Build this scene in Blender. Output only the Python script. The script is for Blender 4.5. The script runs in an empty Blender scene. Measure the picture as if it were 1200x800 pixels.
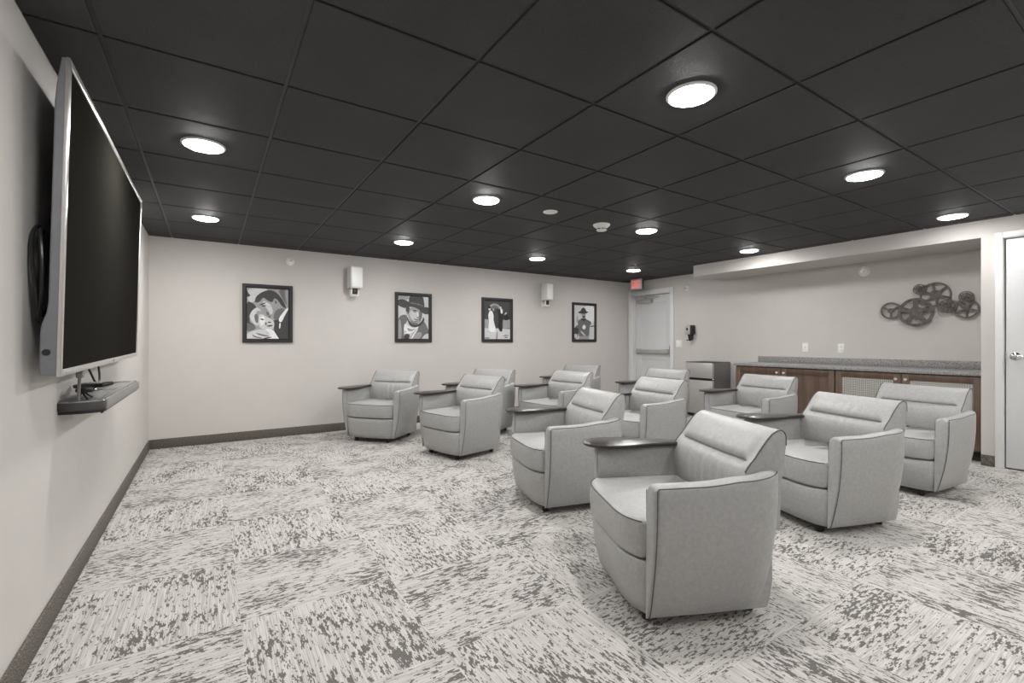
import bpy, bmesh, math, random
from mathutils import Vector, Matrix
random.seed(7)
S = bpy.context.scene
C = S.collection
PI = math.pi
R = math.radians

# ------------------------------------------------------------------ constants
H = 1.118            # camera height
CZ = 2.224           # ceiling height
XL, YF, XR, XP, YN = -0.53, 6.10, 6.57, 5.88, -4.2   # left wall, far wall, right wall, pier face, near wall
PIERY = 1.205

# ------------------------------------------------------------------ materials
def nt(name):
    m = bpy.data.materials.new(name)
    m.use_nodes = True
    t = m.node_tree
    return m, t, t.nodes['Principled BSDF']

def N(t, typ, **kw):
    n = t.nodes.new(typ)
    for k, v in kw.items():
        if k == 'ins':
            for a, b in v.items():
                n.inputs[a].default_value = b
        else:
            setattr(n, k, v)
    return n

def math_n(t, op, a, b=None, c=None):
    n = t.nodes.new('ShaderNodeMath'); n.operation = op
    for i, v in enumerate((a, b, c)):
        if v is None: continue
        if isinstance(v, (int, float)): n.inputs[i].default_value = v
        else: t.links.new(v, n.inputs[i])
    return n.outputs[0]

def mat(name, col, rough=0.5, metal=0.0, var=0.06, scale=20.0, bump=0.0, bscale=None, spec=0.5, stretch=None, emit=None, detail=4.0, coat=0.0):
    m, t, p = nt(name)
    p.inputs['Roughness'].default_value = rough
    p.inputs['Metallic'].default_value = metal
    p.inputs['Specular IOR Level'].default_value = spec
    p.inputs['Coat Weight'].default_value = coat
    tc = N(t, 'ShaderNodeTexCoord')
    vec = tc.outputs['Object']
    if stretch:
        mp = N(t, 'ShaderNodeMapping', ins={'Scale': stretch})
        t.links.new(vec, mp.inputs['Vector']); vec = mp.outputs[0]
    nz = N(t, 'ShaderNodeTexNoise', ins={'Scale': scale, 'Detail': detail, 'Roughness': 0.6})
    t.links.new(vec, nz.inputs['Vector'])
    rp = N(t, 'ShaderNodeValToRGB')
    rp.color_ramp.elements[0].position = 0.3; rp.color_ramp.elements[1].position = 0.7
    rp.color_ramp.elements[0].color = (*[c * (1 - var) for c in col], 1)
    rp.color_ramp.elements[1].color = (*[min(1, c * (1 + var)) for c in col], 1)
    t.links.new(nz.outputs['Fac'], rp.inputs['Fac'])
    t.links.new(rp.outputs['Color'], p.inputs['Base Color'])
    if bump:
        nb = N(t, 'ShaderNodeTexNoise', ins={'Scale': bscale or scale * 4, 'Detail': 3.0})
        t.links.new(vec, nb.inputs['Vector'])
        b = N(t, 'ShaderNodeBump', ins={'Strength': bump, 'Distance': 0.004})
        t.links.new(nb.outputs['Fac'], b.inputs['Height'])
        t.links.new(b.outputs[0], p.inputs['Normal'])
    if emit:
        p.inputs['Emission Color'].default_value = (*emit[0], 1)
        p.inputs['Emission Strength'].default_value = emit[1]
    return m

LIGHT = 232.0
M = {}
M['wall'] = mat('wall_paint', (0.575, 0.549, 0.526), 0.75, var=0.015, scale=6, bump=0.08, bscale=260)
M['white'] = mat('white_trim_paint', (0.74, 0.74, 0.735), 0.4, var=0.01, scale=5)
M['doorwhite'] = mat('door_paint', (0.68, 0.685, 0.69), 0.45, var=0.012, scale=5)
M['base'] = None
M['ceil'] = None
M['grid'] = mat('ceiling_grid_black', (0.02, 0.02, 0.021), 0.45, var=0.1)
M['plastic'] = mat('white_plastic', (0.84, 0.835, 0.825), 0.4, var=0.01)
M['grayplastic'] = mat('speaker_grey_white', (0.66, 0.65, 0.635), 0.5, var=0.02, scale=60)
M['leather'] = mat('grey_leather', (0.362, 0.362, 0.355), 0.42, var=0.10, scale=60, bump=0.12, bscale=420, detail=7)
M['piping'] = mat('charcoal_piping', (0.085, 0.085, 0.087), 0.6)
M['foot'] = mat('black_foot', (0.012, 0.012, 0.012), 0.4)
M['tablet'] = mat('espresso_wood', (0.034, 0.029, 0.027), 0.28, var=0.3, scale=5, stretch=(2, 22, 10), spec=0.5)
M['black'] = mat('black_plastic', (0.012, 0.012, 0.013), 0.35)
M['blackframe'] = mat('black_picture_frame', (0.018, 0.018, 0.019), 0.4, var=0.15)
M['screen'] = mat('dark_screen', (0.019, 0.018, 0.0155), 0.5, var=0.01, spec=0.0)
M['silver'] = mat('silver_bezel', (0.62, 0.61, 0.60), 0.28, metal=0.75, var=0.03)
M['housing'] = mat('slate_housing', (0.16, 0.165, 0.18), 0.35, var=0.06, spec=0.6)
M['traytop'] = mat('tray_grey', (0.22, 0.217, 0.21), 0.22, var=0.05, spec=0.6)
M['trayside'] = mat('tray_dark_side', (0.05, 0.05, 0.052), 0.5, var=0.2, scale=300)
M['band'] = mat('grey_band', (0.22, 0.217, 0.21), 0.35, metal=0.2, var=0.05)
M['chrome'] = mat('chrome', (0.75, 0.75, 0.75), 0.12, metal=1.0, var=0.02)
M['nickel'] = mat('satin_nickel', (0.72, 0.71, 0.69), 0.25, metal=0.4, var=0.02)
M['steel'] = mat('brushed_steel', (0.46, 0.45, 0.435), 0.38, metal=0.3, var=0.06, scale=6, stretch=(1, 1, 40))
M['fridge'] = mat('fridge_dark_grey', (0.15, 0.145, 0.137), 0.35, var=0.05)
M['wood'] = mat('brown_cabinet_wood', (0.125, 0.080, 0.056), 0.42, var=0.32, scale=3.5, stretch=(6, 6, 0.7), detail=6)
M['granite'] = mat('grey_granite', (0.27, 0.267, 0.262), 0.4, var=0.65, scale=75, detail=6)
M['reel'] = mat('aged_bronze_metal', (0.115, 0.100, 0.090), 0.5, metal=0.35, var=0.5, scale=30)
M['mesh'] = mat('metal_grille', (0.68, 0.66, 0.63), 0.35, metal=0.4, var=0.05)
M['dark'] = mat('dark_cavity', (0.03, 0.028, 0.026), 0.8)
M['red'] = mat('lit_red_letters', (0.8, 0.12, 0.1), 0.5, emit=((1.0, 0.13, 0.10), 1.1))
M['signface'] = mat('sign_silver', (0.50, 0.49, 0.48), 0.4, metal=0.2)
M['signside'] = mat('sign_dark', (0.06, 0.06, 0.06), 0.5)
M['lamp'] = mat('lamp_diffuser', (0.9, 0.9, 0.9), 0.5, emit=((1.0, 0.988, 0.968), LIGHT))
M['lamp_dim'] = mat('lamp_diffuser_dim', (0.9, 0.9, 0.9), 0.5, emit=((1.0, 0.988, 0.968), LIGHT * .70))
M['lamp_low'] = mat('lamp_diffuser_low', (0.9, 0.9, 0.9), 0.5, emit=((1.0, 0.988, 0.968), LIGHT * .45))
M['button'] = mat('button_grey', (0.35, 0.35, 0.35), 0.5)
M['redbutton'] = mat('button_red', (0.5, 0.03, 0.03), 0.5)
for i, g in enumerate((0.012, 0.045, 0.14, 0.32, 0.58, 0.78)):
    M['g%d' % i] = mat('print_grey_%d' % i, (g, g, g * 1.01), 0.35, var=0.10, scale=45)

# ceiling tile: black fissured board with fine speckle
def ceil_mat():
    m, t, p = nt('black_ceiling_tile')
    tc = N(t, 'ShaderNodeTexCoord')
    n1 = N(t, 'ShaderNodeTexNoise', ins={'Scale': 230.0, 'Detail': 2.0})
    n2 = N(t, 'ShaderNodeTexNoise', ins={'Scale': 3.0, 'Detail': 4.0})
    for n in (n1, n2): t.links.new(tc.outputs['Object'], n.inputs['Vector'])
    a = math_n(t, 'MULTIPLY_ADD', n1.outputs['Fac'], 0.9, 0.55)
    b = math_n(t, 'MULTIPLY_ADD', n2.outputs['Fac'], 0.5, 0.75)
    f = math_n(t, 'MULTIPLY', math_n(t, 'MULTIPLY', a, b), 0.040)
    vz = N(t, 'ShaderNodeTexVoronoi', ins={'Scale': 26.0}); t.links.new(tc.outputs['Object'], vz.inputs['Vector'])
    sp = math_n(t, 'LESS_THAN', vz.outputs['Distance'], 0.035)
    vr = N(t, 'ShaderNodeSeparateColor'); t.links.new(vz.outputs['Color'], vr.inputs[0])
    sp = math_n(t, 'MULTIPLY', sp, math_n(t, 'GREATER_THAN', vr.outputs[0], 0.8))
    f = math_n(t, 'ADD', f, math_n(t, 'MULTIPLY', sp, 0.12))
    cc = N(t, 'ShaderNodeCombineColor')
    t.links.new(f, cc.inputs[0]); t.links.new(f, cc.inputs[1]); t.links.new(math_n(t, 'MULTIPLY', f, 1.03), cc.inputs[2])
    t.links.new(cc.outputs[0], p.inputs['Base Color'])
    p.inputs['Roughness'].default_value = 0.7
    p.inputs['Specular IOR Level'].default_value = 0.35
    bp = N(t, 'ShaderNodeBump', ins={'Strength': 0.35, 'Distance': 0.003})
    t.links.new(n1.outputs['Fac'], bp.inputs['Height']); t.links.new(bp.outputs[0], p.inputs['Normal'])
    return m
M['ceil'] = ceil_mat()

def base_mat():
    m, t, p = nt('flecked_brown_base')
    tc = N(t, 'ShaderNodeTexCoord')
    n = N(t, 'ShaderNodeTexNoise', ins={'Scale': 170.0, 'Detail': 3.0}); t.links.new(tc.outputs['Object'], n.inputs['Vector'])
    r = N(t, 'ShaderNodeValToRGB')
    r.color_ramp.elements[0].position = 0.42; r.color_ramp.elements[1].position = 0.62
    r.color_ramp.elements[0].color = (0.055, 0.046, 0.038, 1); r.color_ramp.elements[1].color = (0.20, 0.18, 0.155, 1)
    t.links.new(n.outputs['Fac'], r.inputs['Fac']); t.links.new(r.outputs[0], p.inputs['Base Color'])
    p.inputs['Roughness'].default_value = 0.9
    return m
M['base'] = base_mat()

# carpet tiles laid quarter turn: fibres and ragged dark flecks run along x in one tile and along y in the next
def carpet_mat():
    m, t, p = nt('patterned_carpet_tiles')
    tc = N(t, 'ShaderNodeTexCoord')
    sx = N(t, 'ShaderNodeSeparateXYZ'); t.links.new(tc.outputs['Object'], sx.inputs[0])
    x, y = sx.outputs[0], sx.outputs[1]
    T = 0.6096
    X = math_n(t, 'DIVIDE', math_n(t, 'SUBTRACT', x, 0.105 - 10 * T), T)
    Y = math_n(t, 'DIVIDE', math_n(t, 'SUBTRACT', y, 0.92 - 10 * T), T)
    fx, fy = math_n(t, 'FLOOR', X), math_n(t, 'FLOOR', Y)
    par = math_n(t, 'FLOORED_MODULO', math_n(t, 'ADD', fx, fy), 2.0)
    def mix(a, b):
        return math_n(t, 'ADD', math_n(t, 'MULTIPLY', a, math_n(t, 'SUBTRACT', 1.0, par)), math_n(t, 'MULTIPLY', b, par))
    along, across = mix(x, y), mix(y, x)
    cv = N(t, 'ShaderNodeCombineXYZ'); t.links.new(fx, cv.inputs[0]); t.links.new(fy, cv.inputs[1])
    wn = N(t, 'ShaderNodeTexWhiteNoise', noise_dimensions='2D'); t.links.new(cv.outputs[0], wn.inputs['Vector'])
    rnd = wn.outputs['Value']
    # yarn rows about 4 mm wide, each shifted a little along its length
    row = math_n(t, 'FLOOR', math_n(t, 'DIVIDE', across, 0.0036))
    wr = N(t, 'ShaderNodeTexWhiteNoise', noise_dimensions='2D')
    cr = N(t, 'ShaderNodeCombineXYZ'); t.links.new(row, cr.inputs[0]); t.links.new(math_n(t, 'ADD', fx, math_n(t, 'MULTIPLY', fy, 31.0)), cr.inputs[1])
    t.links.new(cr.outputs[0], wr.inputs['Vector'])
    al2 = math_n(t, 'ADD', along, math_n(t, 'MULTIPLY', math_n(t, 'SUBTRACT', wr.outputs['Value'], 0.5), 0.024))
    ac2 = math_n(t, 'MULTIPLY', row, 0.0036)
    def noise(u, v, su, sv, detail=2.0, off=0.0):
        c = N(t, 'ShaderNodeCombineXYZ')
        t.links.new(math_n(t, 'MULTIPLY', u, su), c.inputs[0]); t.links.new(math_n(t, 'MULTIPLY', v, sv), c.inputs[1])
        t.links.new(math_n(t, 'MULTIPLY_ADD', rnd, 57.0, off), c.inputs[2])
        n = N(t, 'ShaderNodeTexNoise', ins={'Scale': 1.0, 'Detail': detail, 'Roughness': 0.55})
        t.links.new(c.outputs[0], n.inputs['Vector'])
        return n.outputs['Fac']
    blobs = noise(al2, ac2, 31.0, 76.0, 2.0)
    dens = noise(along, across, 4.0, 5.5, 2.0, 9.0)
    v = math_n(t, 'ADD', blobs, math_n(t, 'MULTIPLY', math_n(t, 'SUBTRACT', dens, 0.5), 0.44))
    mr = N(t, 'ShaderNodeMapRange', interpolation_type='SMOOTHSTEP')
    mr.inputs['From Min'].default_value = 0.553; mr.inputs['From Max'].default_value = 0.580
    t.links.new(v, mr.inputs['Value'])
    fib = noise(al2, across, 9.0, 330.0, 1.0, 3.0)
    # light ground with fine fibre lines
    g = N(t, 'ShaderNodeValToRGB')
    g.color_ramp.elements[0].position = 0.3; g.color_ramp.elements[1].position = 0.62
    g.color_ramp.elements[0].color = (0.36, 0.344, 0.327, 1); g.color_ramp.elements[1].color = (0.575, 0.556, 0.533, 1)
    t.links.new(math_n(t, 'MULTIPLY_ADD', math_n(t, 'SUBTRACT', wr.outputs['Value'], 0.5), 0.16, fib), g.inputs['Fac'])
    mx = N(t, 'ShaderNodeMix', data_type='RGBA')
    t.links.new(mr.outputs[0], mx.inputs['Factor'])
    t.links.new(g.outputs[0], mx.inputs[6]); mx.inputs[7].default_value = (0.145, 0.137, 0.128, 1)
    t.links.new(mx.outputs[2], p.inputs['Base Color'])
    p.inputs['Roughness'].default_value = 0.95
    p.inputs['Specular IOR Level'].default_value = 0.1
    b = N(t, 'ShaderNodeBump', ins={'Strength': 0.4, 'Distance': 0.004})
    t.links.new(fib, b.inputs['Height']); t.links.new(b.outputs[0], p.inputs['Normal'])
    return m
M['carpet'] = carpet_mat()

# ------------------------------------------------------------------ mesh helpers
def obj(name, bm, m, parent=None, smooth=40):
    bmesh.ops.recalc_face_normals(bm, faces=bm.faces[:])
    if smooth:
        for f in bm.faces: f.smooth = True
        lim = R(smooth)
        for e in bm.edges:
            e.smooth = len(e.link_faces) == 2 and e.calc_face_angle(0) < lim
    me = bpy.data.meshes.new(name)
    bm.to_mesh(me); bm.free()
    for k in (m if isinstance(m, (list, tuple)) else [m]):
        me.materials.append(M[k])
    o = bpy.data.objects.new(name, me)
    C.objects.link(o)
    if parent: o.parent = parent
    return o

def thing(name, label, cat, loc=(0, 0, 0), rz=0.0, group=None):
    o = bpy.data.objects.new(name, None); C.objects.link(o)
    o.empty_display_size = 0.1
    o.location = loc; o.rotation_euler = (0, 0, rz)
    o['label'] = label; o['category'] = cat
    if group: o['group'] = group
    return o

def tag(o, label, cat, group=None):
    o['label'] = label; o['category'] = cat
    if group: o['group'] = group
    return o

def struct(o, label=None, cat=None):
    o['kind'] = 'structure'
    if label: o['label'] = label
    if cat: o['category'] = cat
    return o

def BM(): return bmesh.new()

def box(bm, x0, x1, y0, y1, z0, z1, bev=0.0, seg=2, mi=0):
    v = [bm.verts.new((x, y, z)) for x in (x0, x1) for y in (y0, y1) for z in (z0, z1)]
    fs = [bm.faces.new([v[i] for i in q]) for q in ((0, 1, 3, 2), (4, 6, 7, 5), (0, 4, 5, 1), (2, 3, 7, 6), (0, 2, 6, 4), (1, 5, 7, 3))]
    for f in fs: f.material_index = mi
    if bev > 0:
        es = list({e for f in fs for e in f.edges})
        r = bmesh.ops.bevel(bm, geom=es, offset=bev, segments=seg, profile=0.5, affect='EDGES', clamp_overlap=True)
        for f in r['faces']: f.material_index = mi
    return bm

def rings(bm, rs, cap0=True, cap1=True, mi=0, closed=True):
    vs = [[bm.verts.new(p) for p in r] for r in rs]
    n = len(rs[0])
    for a, b in zip(vs, vs[1:]):
        for i in range(n if closed else n - 1):
            j = (i + 1) % n
            f = bm.faces.new((a[i], a[j], b[j], b[i])); f.material_index = mi
    if cap0: bm.faces.new(vs[0][::-1]).material_index = mi
    if cap1: bm.faces.new(vs[-1]).material_index = mi
    return vs

def frame_axes(d):
    d = Vector(d).normalized()
    a = Vector((0, 0, 1)) if abs(d.z) < 0.9 else Vector((1, 0, 0))
    u = d.cross(a).normalized(); w = d.cross(u).normalized()
    return u, w

def cone(bm, p0, p1, r0, r1, n=20, mi=0):
    p0, p1 = Vector(p0), Vector(p1)
    u, w = frame_axes(p1 - p0)
    def ring(p, r): return [p + u * r * math.cos(2 * PI * i / n) + w * r * math.sin(2 * PI * i / n) for i in range(n)]
    rings(bm, [ring(p0, r0), ring(p1, r1)], mi=mi)
    return bm

def lathe(bm, base, axis, prof, n=32, mi=0, caps=True):
    """prof: list of (distance along axis, radius)"""
    base = Vector(base); axis = Vector(axis).normalized()
    u, w = frame_axes(axis)
    rs = [[base + axis * d + u * max(r, 1e-4) * math.cos(2 * PI * i / n) + w * max(r, 1e-4) * math.sin(2 * PI * i / n) for i in range(n)] for d, r in prof]
    rings(bm, rs, caps, caps, mi=mi)
    return bm

def tube(bm, pts, r, n=8, closed=False, mi=0):
    pts = [Vector(p) for p in pts]
    rs = []; u = None
    k = len(pts)
    for i, p in enumerate(pts):
        if closed: d = pts[(i + 1) % k] - pts[i - 1]
        else: d = pts[min(i + 1, k - 1)] - pts[max(i - 1, 0)]
        d.normalize()
        if u is None: u, w = frame_axes(d)
        else:
            u = (u - d * u.dot(d)).normalized(); w = d.cross(u)
        rs.append([p + u * r * math.cos(2 * PI * j / n) + w * r * math.sin(2 * PI * j / n) for j in range(n)])
    if closed: rs.append(rs[0]); rings(bm, rs, False, False, mi=mi); bmesh.ops.remove_doubles(bm, verts=bm.verts[:], dist=1e-6)
    else: rings(bm, rs, mi=mi)
    return bm

def smooth_pts(pts, it=2, closed=False):
    pts = [tuple(p) for p in pts]
    for _ in range(it):
        q = []
        k = len(pts)
        rng = range(k) if closed else range(k - 1)
        if not closed: q.append(pts[0])
        for i in rng:
            a, b = pts[i], pts[(i + 1) % k]
            q.append(tuple(0.75 * s + 0.25 * e for s, e in zip(a, b)))
            q.append(tuple(0.25 * s + 0.75 * e for s, e in zip(a, b)))
        if not closed: q.append(pts[-1])
        pts = q
    return pts

def prism(bm, outline, z0, z1, bev=0.0, mi=0, ax='z'):
    """extrude a plan outline; with bev the edges are eased"""
    n = len(outline)
    cx = sum(p[0] for p in outline) / n; cy = sum(p[1] for p in outline) / n
    def off(d):
        r = []
        for i in range(n):
            a, b, c = Vector(outline[i - 1]), Vector(outline[i]), Vector(outline[(i + 1) % n])
            t = (c - a).normalized(); nn = Vector((t.y, -t.x))
            if nn.dot(b - Vector((cx, cy))) < 0 and False: nn = -nn
            r.append(b - nn * d * sgn)
        return r
    area = sum(outline[i - 1][0] * outline[i][1] - outline[i][0] * outline[i - 1][1] for i in range(n))
    sgn = 1 if area > 0 else -1
    def pt(p, z):
        return {'z': (p[0], p[1], z), 'x': (z, p[0], p[1]), 'y': (p[0], z, p[1])}[ax]
    if bev > 0:
        s = 1 if z1 > z0 else -1
        L = [(bev, z0), (bev * 0.3, z0 + s * bev * 0.3), (0, z0 + s * bev), (0, z1 - s * bev), (bev * 0.3, z1 - s * bev * 0.3), (bev, z1)]
    else: L = [(0, z0), (0, z1)]
    rings(bm, [[pt(p, z) for p in off(d)] for d, z in L], mi=mi)
    return bm

# ------------------------------------------------------------------ room shell
def wall(name, boxes):
    bm = BM()
    for b in boxes: box(bm, *b)
    return struct(obj(name, bm, 'wall', smooth=0))

bm = BM(); box(bm, XL - .1, XR + .2, YN - .1, YF + .1, -0.08, 0.0)
struct(obj('floor', bm, 'carpet', smooth=0))
wall('wall_left', [(XL - .12, XL, YN - .12, YF + .12, -0.08, 2.4)])
wall('wall_far', [(XL, XR + .2, YF, YF + .12, -0.08, 2.4)])
wall('wall_near', [(XL, XR + .2, YN - .12, YN, -0.08, 2.4)])
DY0, DY1, DZ = 5.135, 6.000, 1.985        # exit door opening
wall('wall_right', [(XR, XR + .2, PIERY, DY0, -0.08, 2.4), (XR, XR + .2, DY1, YF, -0.08, 2.4), (XR, XR + .2, DY0, DY1, DZ, 2.4), (XR + .16, XR + .2, DY0, DY1, -0.08, DZ)])
PY0, PY1, PZ = 0.125, 1.062, 2.035        # pier door opening
wall('wall_pier', [(XP, XR + .2, PY1, PIERY, -0.08, 2.4), (XP, XR + .2, YN, PY0, -0.08, 2.4), (XP, XR + .2, PY0, PY1, PZ, 2.4), (XP + .09, XR + .2, PY0, PY1, -0.08, PZ)])
wall('wall_soffit', [(XP, XR + .01, PIERY, 4.20, 2.066, 2.4)])

# ceiling: black grid plane with bevelled tiles hanging just below it
T = 0.6096
GX, GY = -0.3318, 0.9932
bm = BM(); box(bm, XL, XR + .2, YN, YF, CZ + 0.007, CZ + 0.06)
for i in range(-2, 13):
    for j in range(-9, 11):
        x0, x1 = GX + i * T, GX + (i + 1) * T
        y0, y1 = GY + j * T, GY + (j + 1) * T
        x0, x1 = max(x0, XL - .006), min(x1, XR + .006); y0, y1 = max(y0, YN - .006), min(y1, YF + .006)
        if x1 - x0 < .03 or y1 - y0 < .03: continue
        g = 0.0075
        o = [(x0 + g, y0 + g), (x1 - g, y0 + g), (x1 - g, y1 - g), (x0 + g, y1 - g)]
        q = [(x0 + g + .003, y0 + g + .003), (x1 - g - .003, y0 + g + .003), (x1 - g - .003, y1 - g - .003), (x0 + g + .003, y1 - g - .003)]
        rings(bm, [[(*p, CZ + 0.007) for p in o], [(*p, CZ + 0.0025) for p in o], [(*p, CZ) for p in q]], cap0=False, mi=1)
struct(obj('ceiling', bm, ['grid', 'ceil'], smooth=0))

def baseboard(name, b):
    bm = BM(); box(bm, *b, bev=0.004)
    return struct(obj(name, bm, 'base'))
baseboard('baseboard_left', (XL, XL + .012, YN, YF, 0, .10))
baseboard('baseboard_far', (XL + .012, XR, YF - .012, YF, 0, .10))
baseboard('baseboard_pier', (XP - .012, XP, 1.115, PIERY, 0, .10))
baseboard('baseboard_right', (XR - .012, XR, 3.70, 5.06, 0, .10))

# exit door
d1 = bpy.data.objects.new('door_1', None); C.objects.link(d1); d1.location = (XR, (DY0 + DY1) / 2, 0)
struct(d1, 'white two panel exit door with a steel push bar in the far right corner', 'door')
ox, oy = XR, (DY0 + DY1) / 2
bm = BM()
cw = 0.068
for (y0, y1, z0, z1) in ((DY0 - cw, DY0, 0, DZ + cw), (DY1, DY1 + cw, 0, DZ + cw), (DY0, DY1, DZ, DZ + cw)):
    box(bm, -0.018, 0.0, y0 - oy, y1 - oy, z0, z1, bev=0.005)
for (y0, y1, z0, z1) in ((DY0, DY0 + .02, 0, DZ), (DY1 - .02, DY1, 0, DZ), (DY0, DY1, DZ - .02, DZ)):
    box(bm, 0.0, 0.16, y0 - oy, y1 - oy, z0, z1)
obj('casing', bm, 'white', d1)
bm = BM()
fx = 0.095
a0, a1, zt = DY0 + .022 - oy, DY1 - .022 - oy, DZ - .024
box(bm, fx, fx + .045, a0, a1, .008, zt)
# raised stiles and rails leave two sunk panels
st = 0.13
for (y0, y1, z0, z1) in ((a0, a0 + st, .008, zt), (a1 - st, a1, .008, zt), (a0 + st, a1 - st, zt - st, zt), (a0 + st, a1 - st, .80, 1.02), (a0 + st, a1 - st, .008, .20)):
    box(bm, fx - .010, fx + .002, y0, y1, z0, z1, bev=0.004)
obj('door_leaf', bm, 'doorwhite', d1)
bm = BM()
box(bm, fx - .065, fx - .035, a0 + .06, a1 - .05, .915, .985, bev=0.008)
box(bm, fx - .045, fx - .008, a0 + .05, a0 + .17, .905, .995, bev=0.006)
box(bm, fx - .045, fx - .008, a1 - .13, a1 - .03, .905, .995, bev=0.006)
o = obj('push_bar', bm, 'steel', d1); o['label'] = 'brushed steel push bar'
bm = BM(); box(bm, fx - .05, fx - .009, a0 + .012, a0 + .045, .86, 1.06, bev=0.004)
obj('latch_case', bm, 'black', d1)
bm = BM()
box(bm, fx - .075, fx - .012, a1 - .40, a1 - .06, zt - .14, zt - .075, bev=0.008)
box(bm, fx - .09, fx - .06, a1 - .56, a1 - .25, zt - .05, zt - .035, bev=.003)
cone(bm, (fx - .07, a1 - .28, zt - .08), (fx - .07, a1 - .28, zt - .035), .012, .012)
o = obj('door_closer', bm, 'steel', d1)

# pier door
d2 = bpy.data.objects.new('door_2', None); C.objects.link(d2); d2.location = (XP, (PY0 + PY1) / 2, 0)
struct(d2, 'plain white door with a chrome lever at the right edge of the photo', 'door')
oy = (PY0 + PY1) / 2
bm = BM(); cw = 0.052
for (y0, y1, z0, z1) in ((PY0 - cw, PY0, 0, PZ + cw), (PY1, PY1 + cw, 0, PZ + cw), (PY0, PY1, PZ, PZ + cw)):
    box(bm, -0.016, 0.0, y0 - oy, y1 - oy, z0, z1, bev=0.004)
for (y0, y1, z0, z1) in ((PY0, PY0 + .004, 0, PZ), (PY1 - .004, PY1, 0, PZ), (PY0, PY1, PZ - .004, PZ)):
    box(bm, 0.0, 0.09, y0 - oy, y1 - oy, z0, z1)
obj('casing', bm, 'white', d2)
bm = BM(); box(bm, 0.012, 0.056, PY0 + .012 - oy, PY1 - .012 - oy, .012, PZ - .012, bev=0.003)
obj('door_leaf', bm, 'doorwhite', d2)
bm = BM(); hy, hz = 0.992 - oy, 0.992
lathe(bm, (0.014, hy, hz), (-1, 0, 0), [(0, .036), (.006, .036), (.011, .030), (.014, .014), (.05, .012), (.055, .010)], 28)
tube(bm, smooth_pts([(-.036, hy + .005, hz), (-.040, hy - .03, hz + .003), (-.040, hy - .08, hz), (-.036, hy - .125, hz - .008)], 2), .0095, 12)
o = obj('lever_handle', bm, 'chrome', d2); o['label'] = 'chrome lever handle'
bm = BM(); box(bm, -.001, .02, PY1 - .016 - oy, PY1 - .009 - oy, .965, 1.02); obj('strike', bm, 'chrome', d2)

# ------------------------------------------------------------------ ceiling lights
def ceiling_light(i, j, label):
    x, y = GX + T * (3 * i + .5), GY + T * (3 * j + .5)
    t = thing('ceiling_light', label, 'ceiling light', (x, y, CZ), 0, 'round ceiling lights in the black tiles')
    bm = BM(); lathe(bm, (0, 0, .001), (0, 0, -1), [(0, .107), (.006, .107), (.010, .103), (.0115, .096), (.009, .094), (.002, .094)], 48, caps=False)
    obj('trim_ring', bm, 'plastic', t)
    bm = BM(); lathe(bm, (0, 0, 0), (0, 0, -1), [(0.002, .0945), (.007, .0942), (.012, .088), (.0175, .070), (.0205, .038), (.0212, .002)], 48)
    obj('diffuser', bm, 'lamp_low' if (i, j) == (3, 0) else 'lamp_dim' if (i == 3 and j >= 0) or (i, j) == (0, 0) else 'lamp', t)
    return t
names = {
    (0, 0): 'round ceiling light over the near end of the television',
    (0, 1): 'round glowing ceiling light beside the middle of the television',
    (0, 2): 'round glowing ceiling light near the corner beyond the television',
    (1, 0): 'largest round ceiling light, over the nearest armchair',
    (1, 1): 'round ceiling light left of the two white ceiling discs, in the middle of the ceiling',
    (1, 2): 'round ceiling light near the far wall above the cowboy hat portrait',
    (2, 0): 'round ceiling light at right, above the second nearest row of armchairs',
    (2, 1): 'round ceiling light just right of the smoke detector',
    (2, 2): 'round ceiling light close to the white wall speaker by the last picture',
    (3, 0): 'round ceiling light next to the near end of the white soffit',
    (3, 1): 'round ceiling light beside the far end of the white soffit',
    (3, 2): 'small round ceiling light just above the exit sign',
}
for (i, j), l in names.items(): ceiling_light(i, j, l)
for i, j in ((1, -1), (2, -1), (3, -1), (1, -2), (2, -2), (3, -2)): ceiling_light(i, j, 'unseen round ceiling light added behind the camera as fill')  # unseen lamps, added to brighten the near chair sides and lower left wall

bm = BM(); lathe(bm, (0, 0, 0), (0, 0, -1), [(0, .062), (.004, .062), (.008, .055), (.010, .02), (.010, .001)], 36)
o = obj('ceiling_cover_plate', bm, 'plastic'); o.location = (2.425, 3.122, CZ)
tag(o, 'flat white round cover disc on the black ceiling, left of the smoke detector', 'ceiling plate')
t = thing('smoke_detector', 'white cup shaped smoke detector hanging from the black ceiling', 'smoke detector', (3.093, 3.199, CZ))
bm = BM(); lathe(bm, (0, 0, 0), (0, 0, -1), [(0, .078), (.010, .078), (.016, .074), (.030, .056), (.036, .052)], 36)
obj('base', bm, 'plastic', t)
bm = BM(); lathe(bm, (0, 0, -.036), (0, 0, -1), [(0, .052), (.018, .047), (.024, .042), (.026, .02), (.026, .001)], 36)
obj('sensor_cap', bm, 'plastic', t)
bm = BM()
for a in range(0, 360, 40):
    c, s = math.cos(R(a)), math.sin(R(a))
    p = Vector((c * .0505, s * .0505, -.046)); q = Vector((-s, c, 0)) * .012
    tube(bm, [p - q, p + q], .0045, 6)
obj('vent_slots', bm, 'dark', t)

# ------------------------------------------------------------------ armchair
def outline_pt(u):
    """half plan outline at arm-top height: u 0..1 straight front part, 1..2 rear curve (y >= 0 side)"""
    if u <= 1: return Vector((-.325 + .345 * u, .373 - .008 * u)), Vector((0.023, 1)).normalized()
    a = (u - 1) * PI / 2
    n = 3.2
    c, s = abs(math.cos(a)), abs(math.sin(a))
    p = Vector((.02 + .262 * s ** (2 / n), .365 * c ** (2 / n)))
    nn = Vector((((p.x - .02) / .262) ** (n - 1) / .262, (p.y / .365) ** (n - 1) / .365)).normalized()
    return p, nn

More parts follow.
